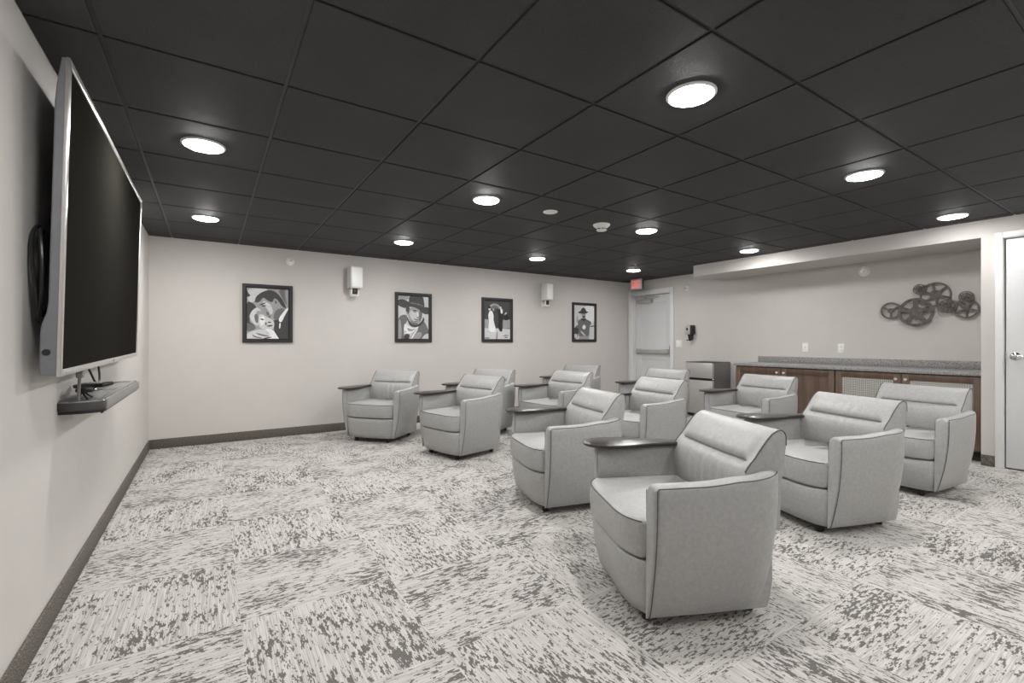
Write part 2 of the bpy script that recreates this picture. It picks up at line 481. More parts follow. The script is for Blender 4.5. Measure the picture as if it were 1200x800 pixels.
def arm_section(u, sgn, d=0.0, top=.577, th=.078):
    s_ = max(0.0, min(1.0, (u - .55) / .95)); rise = .026 * s_ * s_ * (3 - 2 * s_); top += rise
    p, nn = outline_pt(u)
    def P(off, z):
        q = p - nn * off
        return (q.x, sgn * q.y, z)
    out = []
    for z in (.054, .070, .11, .16, .22, .29, .37, .46, .53, top - .015):
        ins = .066 * max(0.0, 1 - (z - .062) / .52) ** 2.1 - .004 * max(0.0, math.sin(PI * (z - .06) / .52))
        if z < .07: ins += .006
        out.append(P(ins + d * max(.1, 1 - ins / th), z))
    out += [P(.0035 + d, top - .006 - d), P(.012 + d, top - .001 - d), P(.024 + d, top + .004 - d), P(th * .55, top + .005 - d), P(th - .022 - d, top + .001 - d), P(th - .008 - d * .8, top - .009 - d), P(th - d * .5, top - .026 - d)]
    out += [P(th - d * .3, .45), P(th - d * .15, .30), P(th - d * .05, .12), P(th, .055)]
    return out

def make_arm(sgn, root):
    us = [0.0, .012, .035, .06] + [i / 8 for i in range(1, 8)] + [1.0] + [1 + i / 20 for i in range(1, 15)]
    rs = []
    for k, u in enumerate(us):
        d = (.016, .007, .002, 0)[k] if k < 4 else 0
        rs.append(arm_section(u, sgn, d))
    bm = BM(); rings(bm, rs)
    arm = obj('arm', bm, 'leather', root, smooth=50)
    # welt along the outer top edge and down the front
    pts = []
    for u in [1 + i / 20 for i in range(14, 0, -1)] + [1 - i / 10 for i in range(0, 10)] + [.02]:
        q = arm_section(u, sgn)[10]; pts.append(Vector(q) + Vector((0, sgn * .0008, .0008)))
    p0 = pts[-1]
    front = []
    for k in range(9, -1, -1):
        q = Vector(arm_section(.03, sgn)[k]); q.x = -.3155; q.y += sgn * .0008
        front.append(q)
    pts[-1] = Vector((-.308, p0.y, p0.z))
    bm = BM(); tube(bm, pts + front, .0021, 6)
    w = obj('welt', bm, 'piping', arm); w['label'] = 'thin charcoal welt'
    # second welt on the inner front edge
    bm = BM()
    q = [Vector((-.326, sgn * .301, z)) for z in (.553, .50, .44)]
    tube(bm, q, .0016, 6)
    w = obj('welt', bm, 'piping', arm); w['label'] = 'thin charcoal welt'
    return arm

def back_profile(y):
    a = min(1.0, abs(y) / .29)
    crown = .014 * (1 - a * a)
    k = max(0.0, min(1.0, (.262 - abs(y)) / .022))          # crease fades before the wings
    wr = .0032 * math.sin(y * 105 + 1.3) * math.exp(-(y + .04) ** 2 / .012) + .0008 * math.sin(y * 61)
    fr = [(.105, .36), (.088, .44), (.080, .50), (.082, .56), (.092, .597), (.105, .618)]
    cr = [(.113 + .012 * k, .628), (.117 + .022 * k, .6335), (.124 + .006 * k, .640)]
    ro = [(.136 - .008 * k, .654), (.150 - .012 * k, .674), (.170 - .011 * k, .701), (.190 - .007 * k, .727), (.211 - .003 * k, .748), (.232, .760), (.250, .762), (.263, .754), (.270, .738)]
    rear = [(.270, .70), (.264, .65), (.258, .60), (.250, .55), (.245, .45), (.245, .36)]
    P = []
    for x, z in fr: P.append((x - crown + wr, z))
    for x, z in cr: P.append((x - crown, z))
    for x, z in ro: P.append((x - crown * (1 if z < .74 else .4) + wr * .7 * (z < .72), z))
    for x, z in rear: P.append((x + crown * 1.6, z))
    return P

def make_chair(label):
    root = thing('armchair', label, 'armchair', group='grey leather armchairs')
    # body below the seat, bowed front
    def plan(z, ins, yw, xr):
        pts = []
        for k in range(25):
            y = -yw + 2 * yw * k / 24
            pts.append((-.394 + .058 * (abs(y) / .29) ** 5 + ins, y, z))
        pts += [(-.1, yw, z), (xr, yw * .97, z), (xr + .02, yw * .6, z), (xr + .02, 0, z), (xr + .02, -yw * .6, z), (xr, -yw * .97, z), (-.1, -yw, z)]
        return pts
    bm = BM()
    rings(bm, [plan(.052, .045, .294, .18), plan(.058, .034, .296, .19), plan(.10, .022, .297, .20), plan(.16, .010, .297, .21), plan(.22, .004, .297, .21), plan(.258, .004, .296, .21), plan(.269, .010, .294, .21), plan(.272, .022, .290, .21)])
    obj('base', bm, 'leather', root, smooth=50)
    # seat cushion
    def cush(z, ins):
        yw = .292 - ins
        pts = []
        for k in range(29):
            y = -yw + 2 * yw * k / 28
            pts.append((-.402 + .062 * (abs(y) / .292) ** 5 + ins, y, z))
        for k in range(1, 7): pts.append((-.33 + ins + (.44 - ins) * k / 7, yw, z))
        for k in range(0, 13): pts.append((.115 - ins, yw - 2 * yw * k / 12, z))
        for k in range(6, 0, -1): pts.append((-.33 + ins + (.44 - ins) * k / 7, -yw, z))
        return pts
    bm = BM()
    L = [(.279, .030), (.281, .012), (.287, .004), (.298, 0.0), (.36, -.005), (.412, 0.0), (.421, .003), (.4275, .012), (.431, .03), (.435, .07), (.440, .13), (.442, .2), (.443, .27)]
    rings(bm, [cush(z, i) for z, i in L])
    seat = obj('seat_cushion', bm, 'leather', root, smooth=60)
    bm = BM()
    pts = [Vector(p) for p in cush(.4235, .0025)[:29]]
    tube(bm, pts, .0027, 6)
    w = obj('welt', bm, 'piping', seat); w['label'] = 'thin charcoal welt'
    for s in (-1, 1): make_arm(s, root)
    # curved rear panel closing the tub
    us = [1 + i / 20 for i in range(14, 21)]
    rs = [arm_section(u, 1) for u in us] + [arm_section(u, -1) for u in us[-2::-1]]
    bm = BM(); rings(bm, rs); obj('rear_panel', bm, 'leather', root, smooth=50)
    # backrest with rolled top and side wings
    ys = [-.2905, -.2895, -.284] + [-.275 + .55 * k / 44 for k in range(45)] + [.284, .2895, .2905]
    rs = []
    for y in ys:
        P = back_profile(y)
        e = .006 if abs(y) > .29 else (.002 if abs(y) > .289 else 0)
        cx, cz = .19, .56
        if e: P = [(x + (cx - x) * e / .1 * .6, z + (cz - z) * e / .2 * .6) for x, z in P]
        rs.append([(x, y, z) for x, z in P])
    bm = BM(); rings(bm, rs)
    back = obj('backrest', bm, 'leather', root, smooth=55)
    bm = BM()
    bm.free()
    for s in (-1, 1):
        P = [p for p in back_profile(.29) if p[1] > .572][:-2]
        bm = BM(); tube(bm, [(x - .0005, s * .2892, z + .0005) for x, z in P], .0029, 6)
        w = obj('welt', bm, 'piping', back); w['label'] = 'thin charcoal welt'
    # feet
    for (x, y) in ((-.285, -.205), (-.285, .205), (.165, -.20), (.165, .20)):
        bm = BM(); lathe(bm, (x, y, 0), (0, 0, 1), [(0, .017), (.004, .020), (.03, .022), (.062, .026)], 18)
        obj('foot', bm, 'foot', root)
    # writing tablet on the arm away from the camera
    top = smooth_pts([(-.392, .335), (-.375, .395), (-.325, .433), (-.24, .449), (-.15, .434), (-.06, .401), (.03, .357), (.10, .335), (.18, .328), (.185, .262), (.10, .262), (.02, .262), (-.06, .258), (-.15, .240), (-.24, .228), (-.325, .243), (-.375, .282)], 2, True)
    bm = BM(); prism(bm, top, .5845, .6000, bev=.005)
    tb = obj('writing_tablet', bm, 'tablet', root, smooth=50); tb['label'] = 'dark glossy paddle shaped wooden tablet'
    bm = BM(); lathe(bm, (-.20, .335, .574), (0, 0, 1), [(0, .03), (.0107, .03)], 20)
    box(bm, -.18, .10, .315, .355, .578, .5847)
    obj('tablet_bracket', bm, 'foot', tb)
    return root

def dup(root, label):
    r = root.copy(); C.objects.link(r); r['label'] = label
    for ch in list(root.children):
        c = ch.copy(); C.objects.link(c); c.parent = r
        for g in ch.children:
            d = g.copy(); C.objects.link(d); d.parent = c
    return r

chairs = [
    (1.831, 1.342, -25.5, 'grey leather armchair nearest the camera, seen from its left side'),
    (2.192, 2.579, -14.9, 'grey leather armchair directly behind the nearest armchair, toward the far wall'),
    (2.207, 4.248, 12.6, 'grey leather armchair second from the left, below the cowboy hat portrait'),
    (1.755, 5.415, 39.0, 'grey leather armchair farthest left, standing near the long wall baseboard'),
    (2.917, 5.100, 27.3, 'grey leather armchair mostly hidden behind the second armchair from the left'),
    (3.475, 4.305, 6.8, 'grey leather armchair in the middle rows below the couple picture, partly behind another armchair'),
    (4.633, 5.362, 19.8, 'grey leather armchair farthest back, below the smallest looking cowboy picture'),
    (3.481, 3.032, -5.7, 'grey leather armchair in the centre, in front of the exit door'),
    (4.852, 3.990, 7.0, 'grey leather armchair beside the small fridge, behind the centre armchair'),
    (4.785, 2.683, -5.8, 'grey leather armchair in front of the solid wood cabinet doors'),
    (3.364, 1.405, -19.5, 'large grey leather armchair right of the nearest one, in front of the counter'),
    (4.665, 1.372, -7.3, 'grey leather armchair farthest right, in front of the grille cabinet doors'),
]
proto = None
for x, y, a, l in chairs:
    o = make_chair(l) if proto is None else dup(proto, l)
    if proto is None: proto = o
    o.location = (x, y, 0); o.rotation_euler = (0, 0, R(a))

# ------------------------------------------------------------------ television
# local frame: x out from the wall, y along the wall, z up from the bottom edge
TW, TH = 2.02, 1.105
tv = thing('television', 'large silver rimmed flat television hung on the left wall', 'television', (-.432, 2.19, .997))
tv.rotation_euler = (R(0.65), R(1.45), 0)
bm = BM()
bz = .026
for (y0, y1, z0, z1) in ((0, bz, 0, TH), (TW - bz * .7, TW, 0, TH), (bz, TW - bz * .7, TH - .026, TH), (bz, TW - bz * .7, 0, .024)):
    box(bm, -.010, .002, y0, y1, z0, z1, bev=0.003)
obj('bezel', bm, 'silver', tv)
bm = BM(); box(bm, -.012, -.004, bz - .002, TW - bz * .7 + .002, .022, TH - .024); obj('screen', bm, 'screen', tv)
bm = BM()
# side view outline of the housing: thicker along the bottom
prof = [(-.010, .004), (-.050, .006), (-.053, .02), (-.053, .155), (-.049, .185), (-.039, .22), (-.035, .26), (-.035, TH - .16), (-.032, TH - .10), (-.024, TH - .03), (-.021, TH - .004), (-.010, TH - .003)]
rs = []
for y, e in ((.003, .004), (.006, 0), (TW - .006, 0), (TW - .003, .004)):
    rs.append([(x + (e if x < -.02 else 0), y, z) for x, z in prof])
rings(bm, rs)
obj('back_housing', bm, 'housing', tv, smooth=30)
bm = BM(); lathe(bm, (-.036, .0025, .085), (0, -1, 0), [(0, .011), (.0012, .011), (.0014, .008)], 20); obj('side_port', bm, 'black', tv)
bm = BM()
box(bm, -.10, -.030, .75, .83, .2, .95, bev=.004); box(bm, -.10, -.030, 1.25, 1.33, .2, .95, bev=.004); box(bm, -.096, -.06, .45, 1.6, .35, .42); box(bm, -.096, -.06, .45, 1.6, .75, .82)
obj('wall_bracket', bm, 'black', tv)
bm = BM(); box(bm, .0, .0032, .07, .17, .006, .016, bev=.001); obj('badge', bm, 'button', tv)
bm = BM(); cone(bm, (.002, 1.05, .011), (.0045, 1.05, .011), .005, .005, 12); obj('infrared_window', bm, 'black', tv)

# cable looped behind the near edge of the set
bm = BM()
loop = []
for k in range(41):
    a = 2 * PI * k / 40
    loop.append((-.492 + .008 * math.cos(a * 2), 2.30 + .07 * math.cos(a), 1.365 + .155 * math.sin(a)))
tube(bm, loop, .006, 8, closed=True)
loop = []
for k in range(41):
    a = 2 * PI * k / 40
    loop.append((-.510 + .008 * math.sin(a * 2), 2.31 + .06 * math.cos(a), 1.36 + .17 * math.sin(a)))
tube(bm, loop, .006, 8, closed=True)
tube(bm, smooth_pts([(-.495, 2.28, 1.21), (-.50, 2.32, 1.14), (-.50, 2.4, 1.10), (-.50, 2.5, 1.10), (-.50, 2.8, 1.2)], 2), .006, 8)
tag(obj('cable_coil', bm, 'black'), 'black cable coiled behind the near edge of the television', 'cable')

# shelf under the television
sh = thing('wall_shelf', 'grey media shelf with rounded ends fixed to the wall below the television', 'shelf', (XL, 2.645, .817))
sh.scale = (1, 1, 1.5)
W = 1.20; D = .150
plan = smooth_pts([(0, 0), (.03, -.012), (.09, -.008), (D - .006, .020), (D, .05)], 2) + smooth_pts([(D, W - .05), (D - .006, W - .02), (.09, W + .008), (.03, W + .012), (0, W)], 2)
bm = BM(); prism(bm, plan, 0.006, .030, bev=.004)
obj('body', bm, 'trayside', sh, smooth=40)
bm = BM()
band = [(D - .002, .045), (D + .003, .05), (D + .003, W - .05), (D - .002, W - .045)]
prism(bm, band, .004, .034, bev=.0015); o = obj('front_band', bm, 'band', sh); o['label'] = 'lighter grey front band'
bm = BM()
prism(bm, plan, .0295, .0325, bev=.001)
obj('top_plate', bm, 'traytop', sh)
bm = BM()
def strip(pts, w, z0, z1):
    for a, b in zip(pts, pts[1:]):
        a, b = Vector(a), Vector(b); tt = (b - a).normalized(); nn = Vector((-tt.y, tt.x)) * w / 2
        q = [a - nn, b - nn, b + nn, a + nn]
        rings(bm, [[(p.x, p.y, z0) for p in q], [(p.x, p.y, z1) for p in q]])
strip([(D - .018, .03), (D - .018, W - .03)], .016, .0325, .0375)
strip([(.012, .02), (.012, W - .02)], .010, .0325, .0365)
obj('raised_rim', bm, 'traytop', sh)
bm = BM(); prism(bm, [(p[0] * .97, .01 + p[1] * .985) for p in plan], -.003, .006, bev=.002); obj('underside', bm, 'black', sh, smooth=40)
bm = BM()
strip([(.03, .012), (D - .04, .026)], .016, .0325, .0335); strip([(.03, W - .014), (D - .04, W - .028)], .016, .0325, .0335)
strip([(.03, .60), (D - .03, .60)], .02, .0325, .0334)
obj('dark_inlay', bm, 'black', sh)
bm = BM(); cone(bm, (.075, .42, -.003), (.075, .42, -.022), .010, .006, 12); cone(bm, (.078, .42, -.022), (.080, .425, -.034), .004, .006, 10); obj('clamp_screw', bm, 'black', sh)

rc = thing('remote_control', 'black remote control resting above the small black stand under the television', 'remote control', (-.440, 2.80, .915), R(62))
rc.rotation_euler = (R(-4), R(-9), R(40))
bm = BM(); box(bm, -.024, .024, -.10, .10, .0, .018, bev=.006); obj('body', bm, 'black', rc)
for i in range(3):
    for j in range(6):
        bm = BM(); cone(bm, (-.013 + .013 * i, -.075 + .022 * j, .0175), (-.013 + .013 * i, -.075 + .022 * j, .0198), .0045, .004, 10)
        obj('button', bm, 'redbutton' if (i == 2 and j == 5) else 'button', rc)
wc = thing('desk_stand', 'small black stand with splayed legs on the shelf, under the remote control', 'stand', (-.455, 2.74, .8665))
bm = BM(); box(bm, -.03, .03, -.045, .045, .032, .052, bev=.008); obj('body', bm, 'black', wc)
for y in (-.03, .03):
    bm = BM(); tube(bm, [(-.01, y * .6, .036), (.0, y, .018), (.012, y * 1.6, .004)], .004, 8); obj('leg', bm, 'black', wc)
bm = BM(); tube(bm, [(-.012, 0, .036), (-.03, 0, .004)], .004, 8); obj('leg', bm, 'black', wc)
bm = BM(); cone(bm, (.029, 0, .042), (.034, 0, .042), .007, .006, 14); obj('lens', bm, 'chrome', wc)
bm = BM(); tube(bm, [(-.470, 2.675, .868), (-.466, 2.672, .94), (-.462, 2.668, 1.003)], .006, 10); box(bm, -.474, -.452, 2.652, 2.692, .965, .995, bev=.003)
tag(obj('support_rod', bm, 'band'), 'thin grey metal rod between the television and the shelf', 'rod')
bm = BM(); tube(bm, smooth_pts([(-.45, 2.76, 1.000), (-.445, 2.78, .975), (-.44, 2.85, .925), (-.44, 2.93, .92), (-.445, 2.975, .95), (-.45, 2.98, 1.002)], 3), .0045, 8)
tag(obj('cable', bm, 'black'), 'black cable loop dangling from the bottom edge of the television', 'cable')

# ------------------------------------------------------------------ pictures (generic figures in greys)
def ell(cx, cy, rx, ry, n=26, rot=0.0):
    return [(cx + rx * math.cos(2 * PI * k / n) * math.cos(rot) - ry * math.sin(2 * PI * k / n) * math.sin(rot), cy + rx * math.cos(2 * PI * k / n) * math.sin(rot) + ry * math.sin(2 * PI * k / n) * math.cos(rot)) for k in range(n)]
def clipu(poly):
    # clip a polygon to the unit square
    for ax, lim, sg in ((0, 0, 1), (0, 1, -1), (1, 0, 1), (1, 1, -1)):
        out = []
        for i in range(len(poly)):
            a, b = poly[i - 1], poly[i]
            ia, ib = (a[ax] - lim) * sg >= 0, (b[ax] - lim) * sg >= 0
            if ia != ib:
                t = (lim - a[ax]) / (b[ax] - a[ax]); out.append((a[0] + (b[0] - a[0]) * t, a[1] + (b[1] - a[1]) * t))
            if ib: out.append(b)
        poly = out
        if not poly: break
    return poly
def sm(*p): return smooth_pts(p, 2, True)

def picture(x0, x1, z0, z1, label, shapes, fw=.045):
    w, h = x1 - x0, z1 - z0
    t = thing('picture_frame', label, 'picture', (x0, YF, z0), 0, 'framed black and white pictures on the long wall')
    d = .028
    bm = BM()
    # mitred frame with a sloped inner lip
    def rect(i, y): return [(i, y, i), (w - i, y, i), (w - i, y, h - i), (i, y, h - i)]
    rings(bm, [rect(.004, 0), rect(0, -.004), rect(0, -d + .003), rect(.004, -d), rect(fw - .012, -d), rect(fw, -d + .012), rect(fw, -.006)], False, False)
    obj('frame', bm, 'blackframe', t, smooth=0)
    bm = BM()
    pw, ph = w - 2 * fw + .004, h - 2 * fw + .004
    ox = oz = fw - .002
    used = []
    for k, (g, poly) in enumerate(shapes):
        poly = clipu([tuple(p) for p in poly])
        if len(poly) < 3: continue
        y = -.0075 - .00025 * k
        f = bm.faces.new([bm.verts.new((ox + u * pw, y, oz + v * ph)) for u, v in poly])
        f.material_index = g
    o = bpy.data.objects.new('print', bpy.data.meshes.new('print'))
    for f in bm.faces:
        if f.normal.y > 0: f.normal_flip()
    bm.normal_update()
    for f in bm.faces:
        if f.normal.y > 0: f.normal_flip()
    bm.to_mesh(o.data); bm.free()
    for i in range(6): o.data.materials.append(M['g%d' % i])
    C.objects.link(o); o.parent = t; o['label'] = 'black and white photographic print'
    return t
FULL = [(0, 0), (1, 0), (1, 1), (0, 1)]
def zc(pts, x0, y0, w, h): return [((x - x0) / w, 1 - (y - y0) / h) for x, y in pts]
def cp(*p): return sm(*zc(p, 168, 145, 437, 530))
def hm(*p): return sm(*zc(p, 170, 160, 357, 508))
couple = [
    (3, FULL), (4, cp((168, 145), (420, 145), (300, 210), (240, 300), (180, 290))), (2, cp((490, 145), (605, 145), (605, 320), (570, 300), (520, 210))), (3, cp((560, 145), (605, 145), (605, 330), (585, 320))),
    (1, cp((160, 150), (190, 210), (215, 230), (160, 250))), (1, cp((160, 280), (235, 305), (275, 350), (215, 400), (190, 500), (240, 525), (270, 570), (160, 600))), (2, cp((160, 500), (240, 530), (270, 570), (160, 610))),
    (1, cp((440, 470), (500, 462), (530, 490), (570, 400), (625, 340), (625, 690), (500, 690), (455, 610), (445, 540))),
    (3, cp((300, 300), (325, 235), (380, 270), (430, 292), (452, 240), (500, 290), (575, 345), (540, 420), (500, 470), (445, 475), (400, 468), (395, 435), (345, 390), (322, 345))),
    (4, cp((330, 270), (400, 300), (430, 340), (440, 400), (410, 420), (380, 360), (335, 320))), (2, cp((440, 470), (450, 400), (490, 350), (575, 345), (530, 430), (500, 470))),
    (1, cp((248, 295), (258, 240), (310, 190), (400, 155), (475, 178), (535, 245), (585, 345), (555, 345), (520, 310), (490, 262), (452, 240), (432, 294), (380, 272), (335, 236), (305, 285), (270, 298))),
    (3, ell(.675, .74, .042, .07, rot=.25)), (1, ell(.685, .735, .016, .035, rot=.25)), (1, ell(.40, .652, .055, .014, rot=.15)), (1, ell(.37, .69, .08, .014, rot=.35)), (2, cp((360, 385), (400, 395), (395, 440), (375, 425))), (1, ell(.54, .445, .03, .01, rot=.4)),
    (4, cp((195, 440), (215, 390), (265, 345), (315, 365), (310, 410), (285, 440), (290, 545), (245, 525), (205, 475))), (2, cp((240, 420), (290, 410), (285, 520), (255, 500))), (3, cp((262, 385), (320, 380), (300, 425), (270, 425))),
    (4, cp((283, 435), (325, 408), (375, 450), (440, 472), (456, 520), (440, 575), (385, 580), (330, 575), (288, 545))), (5, cp((300, 450), (340, 430), (360, 480), (330, 540), (300, 520))),
    (1, ell(.36, .385, .045, .014, rot=-.1)), (1, ell(.53, .33, .045, .012)), (1, ell(.54, .26, .07, .016, rot=.1)), (2, ell(.45, .30, .02, .03)),
    (5, cp((325, 600), (380, 565), (440, 580), (480, 640), (510, 690), (320, 690))), (4, cp((165, 620), (215, 600), (270, 580), (340, 572), (395, 600), (410, 650), (340, 690), (165, 690))),
    (2, cp((250, 610), (300, 620), (400, 645), (395, 655), (300, 640))), (2, cp((215, 625), (260, 650), (330, 665), (320, 672), (240, 660))), (1, cp((330, 668), (420, 650), (430, 660), (340, 680))),
    (5, cp((598, 330), (604, 355), (560, 430), (527, 505), (492, 480), (520, 420))), (5, cp((505, 500), (522, 505), (515, 560), (500, 570))),
]
hatman = [
    (4, FULL), (3, hm((160, 160), (300, 160), (290, 210), (160, 205))), (4, hm((460, 150), (540, 150), (540, 280), (480, 280))),
    (2, hm((160, 415), (260, 370), (290, 440), (245, 500), (235, 620), (250, 690), (160, 690))), (3, hm((170, 450), (200, 430), (215, 600), (200, 690), (165, 690))),
    (2, hm((465, 440), (500, 500), (540, 600), (540, 690), (290, 690), (350, 590), (410, 515))), (3, hm((360, 600), (430, 580), (450, 620), (400, 690), (320, 690))), (4, hm((480, 610), (540, 600), (540, 690), (430, 690))),
    (1, hm((270, 390), (300, 460), (350, 505), (410, 495), (460, 430), (455, 395), (485, 440), (430, 515), (350, 535), (290, 500))),
    (3, hm((293, 315), (340, 282), (420, 308), (455, 350), (442, 420), (425, 470), (385, 503), (335, 495), (302, 455), (283, 395))),
    (4, hm((300, 340), (345, 325), (400, 350), (410, 420), (370, 470), (330, 440), (305, 400))), (2, hm((420, 330), (455, 350), (442, 420), (425, 470), (410, 440))), (2, hm((310, 440), (350, 475), (410, 480), (385, 505), (335, 497))),
    (1, ell(.53, .665, .075, .012, rot=.1)), (2, ell(.54, .635, .05, .014)), (1, ell(.75, .65, .05, .012, rot=-.1)), (5, hm((385, 345), (400, 345), (408, 395), (392, 402))), (1, ell(.575, .455, .085, .011, rot=-.12)), (2, ell(.57, .415, .06, .01)), (2, ell(.625, .50, .045, .012)),
    (1, hm((255, 300), (305, 285), (298, 340), (285, 380), (262, 365))), (3, hm((262, 340), (280, 350), (282, 395), (266, 380))),
    (1, hm((160, 212), (230, 198), (310, 240), (400, 252), (470, 285), (540, 285), (540, 368), (465, 372), (410, 312), (320, 280), (255, 312), (190, 288), (160, 265))),
    (1, hm((303, 150), (290, 215), (305, 275), (400, 300), (480, 300), (470, 220), (460, 150))), (2, hm((305, 235), (380, 240), (465, 270), (466, 282), (380, 256), (305, 250))), (3, ell(.66, .815, .012, .012)),
    (5, hm((240, 475), (290, 520), (350, 545), (408, 512), (400, 545), (310, 605), (265, 612), (232, 590))), (3, hm((270, 530), (330, 560), (390, 535), (320, 585), (280, 570))), (1, ell(.23, .17, .015, .012)),
    (1, hm((232, 612), (310, 605), (290, 690), (245, 690))), (5, hm((300, 690), (345, 600), (395, 545), (400, 555), (355, 620), (320, 690))),
]
dancers = [
    (2, FULL), (1, [(0, .52), (1, .52), (1, 1), (0, 1)]), (3, ell(.40, .83, .20, .10)), (2, ell(.40, .80, .15, .08)), (1, [(.18, .8), (.62, .8), (.62, .3), (.18, .3)]),
    (4, [(0, 0), (1, 0), (1, .27), (0, .29)]), (3, [(0, .29), (.16, .28), (.16, .50), (0, .52)]), (3, [(.72, .28), (1, .3), (1, .52), (.72, .5)]),
    (5, sm((.14, .24), (.18, .45), (.14, .62), (.20, .74), (.30, .74), (.36, .60), (.34, .50), (.46, .22), (.30, .17))), (4, ell(.20, .78, .045, .04)), (0, ell(.19, .825, .06, .03)),
    (3, ell(.34, .77, .04, .04)), (0, sm((.46, .78), (.56, .60), (.52, .30), (.60, .20), (.70, .20), (.68, .35), (.72, .6), (.70, .78))), (5, sm((.60, .8), (.64, .66), (.70, .68), (.70, .8))), (4, ell(.62, .82, .035, .04)),
    (0, ell(.84, .58, .10, .08)), (4, ell(.82, .68, .05, .02, rot=.6)), (2, [(.44, .0), (.48, .2), (.50, .2), (.49, .0)]), (2, ell(.82, .10, .12, .012, rot=.05)), (1, ell(.84, .05, .07, .012, rot=.05)), (2, ell(.1, .03, .1, .015)),
]
rider = [
    (4, FULL), (5, ell(.75, .75, .3, .3)), (2, sm((.0, .3), (.12, .42), (.22, .4), (.24, .15), (.1, 0), (-.05, 0))), (1, ell(.10, .25, .14, .10)), (4, ell(.08, .10, .07, .06)),
    (3, sm((.10, .5), (.14, .7), (.18, .7), (.22, .55), (.2, .48))),
    (2, sm((.24, .0), (.22, .30), (.16, .50), (.30, .60), (.46, .62), (.66, .58), (.86, .52), (.84, .46), (.76, .40), (.74, .0))), (1, sm((.34, .58), (.46, .53), (.58, .58), (.60, .62), (.34, .62))),
    (3, sm((.36, .76), (.38, .66), (.48, .60), (.56, .66), (.57, .78))), (1, ell(.48, .66, .07, .03)), (1, sm((.16, .79), (.3, .82), (.36, .90), (.46, .94), (.56, .90), (.60, .82), (.72, .82), (.6, .76), (.46, .75), (.28, .75))),
    (5, sm((.38, .34), (.46, .44), (.54, .42), (.58, .34), (.48, .28))), (4, sm((.30, .22), (.34, .26), (.56, .12), (.54, .08))), (1, [(.80, .37), (1, .385), (1, .415), (.80, .40)]), (3, [(.22, .0), (.74, .0), (.72, .10), (.24, .09)]),
]
picture(.313, .834, 1.112, 1.785, 'framed black and white picture of an embracing couple, leftmost on the long wall', couple)
picture(2.090, 2.619, 1.118, 1.792, 'framed black and white close-up of a man in a wide hat, second picture from left', hatman)
picture(3.430, 3.981, 1.118, 1.792, 'framed black and white picture of a woman in a long white dress with a man', dancers)
picture(5.202, 5.756, 1.122, 1.800, 'framed black and white picture of a standing figure in a hat, nearest the exit door', rider)

# wall speakers
def speaker(xc, label):
    t = thing('wall_speaker', label, 'speaker', (xc, YF, 1.93), 0, 'small white speakers on the long wall')
    t.rotation_euler = (0, 0, R(8))
    bm = BM(); box(bm, -.078, .078, -.165, -.035, -.135, .135, bev=.008); obj('cabinet', bm, 'grayplastic', t)
    bm = BM(); box(bm, -.068, .068, -.170, -.164, -.118, .125, bev=.003); obj('grille', bm, 'plastic', t)
    bm = BM(); tube(bm, smooth_pts([(-.042, -.10, -.13), (-.042, -.10, -.215), (-.036, -.10, -.225), (.036, -.10, -.225), (.042, -.10, -.215), (.042, -.10, -.13)], 1), .009, 8)
    box(bm, -.02, .02, -.10, -.006, -.215, -.195, bev=.004); obj('bracket', bm, 'plastic', t)
    bm = BM(); box(bm, -.026, .026, -.12, -.07, -.205, -.134, bev=.005); obj('swivel', bm, 'black', t)
    bm = BM(); box(bm, -.03, .03, -.012, .012, -.235, -.14, bev=.003); obj('wall_plate', bm, 'plastic', t)
speaker(1.528, 'white box speaker on the long wall, left of the man in the wide hat picture')
speaker(4.585, 'white box speaker on the long wall, between the last two pictures')

# sprinklers
def sprinkler(loc, rz, label, er=.05):
    t = thing('sprinkler', label, 'sprinkler', loc, rz, 'wall sprinkler heads')
    bm = BM(); lathe(bm, (0, 0, 0), (0, -1, 0), [(-.01, er), (.006, er * .95), (.016, er * .7), (.034, er * .5)], 28); obj('escutcheon', bm, 'plastic', t)
    bm = BM(); cone(bm, (0, -.03, 0), (0, -.055, 0), .008, .006, 12)
    tube(bm, [(-.012, -.03, 0), (-.014, -.05, 0), (0, -.066, 0), (.014, -.05, 0), (.012, -.03, 0)], .003, 6)
    cone(bm, (0, -.066, 0), (0, -.069, 0), .016, .016, 16); obj('head', bm, 'nickel', t)
    return t
sprinkler((.81, YF, 2.08), 0, 'white sprinkler head high on the long wall, above the leftmost picture')
sprinkler((XR, 4.80, 1.995), R(-90), 'small sprinkler head on the right wall, above the soap dispenser')
sprinkler((XR, 2.349, 1.963), R(-90), 'round sprinkler head on the right wall just under the soffit', .062)

# exit sign
ex = thing('exit_sign', 'lit red EXIT sign in a grey case above the exit door', 'exit sign', (6.165, 5.535, 2.02))
bm = BM(); box(bm, .004, .055, -.128, .128, 0, .19, bev=.006); obj('case', bm, 'signside', ex)
bm = BM(); box(bm, -.002, .006, -.124, .124, .004, .186, bev=.003); o = obj('face', bm, 'signface', ex)
fc = bpy.data.curves.new('exit_text', 'FONT'); fc.body = 'EXIT'; fc.size = 1.0; fc.extrude = .006; fc.offset = 0.0
fo = bpy.data.objects.new('exit_text', fc); C.objects.link(fo)
bpy.context.view_layer.update()
dg = bpy.context.evaluated_depsgraph_get()
me = bpy.data.meshes.new_from_object(fo.evaluated_get(dg))
bpy.data.objects.remove(fo)
xs = [v.co.x for v in me.vertices]; ys_ = [v.co.y for v in me.vertices]
w0, w1, h0, h1 = min(xs), max(xs), min(ys_), max(ys_)
for v in me.vertices:
    u, q, k = (v.co.x - w0) / (w1 - w0), (v.co.y - h0) / (h1 - h0), v.co.z
    v.co = (-.0025 - (k > 0) * .001, .088 - .176 * u, .030 + .128 * q)
me.materials.clear(); me.materials.append(M['red'])
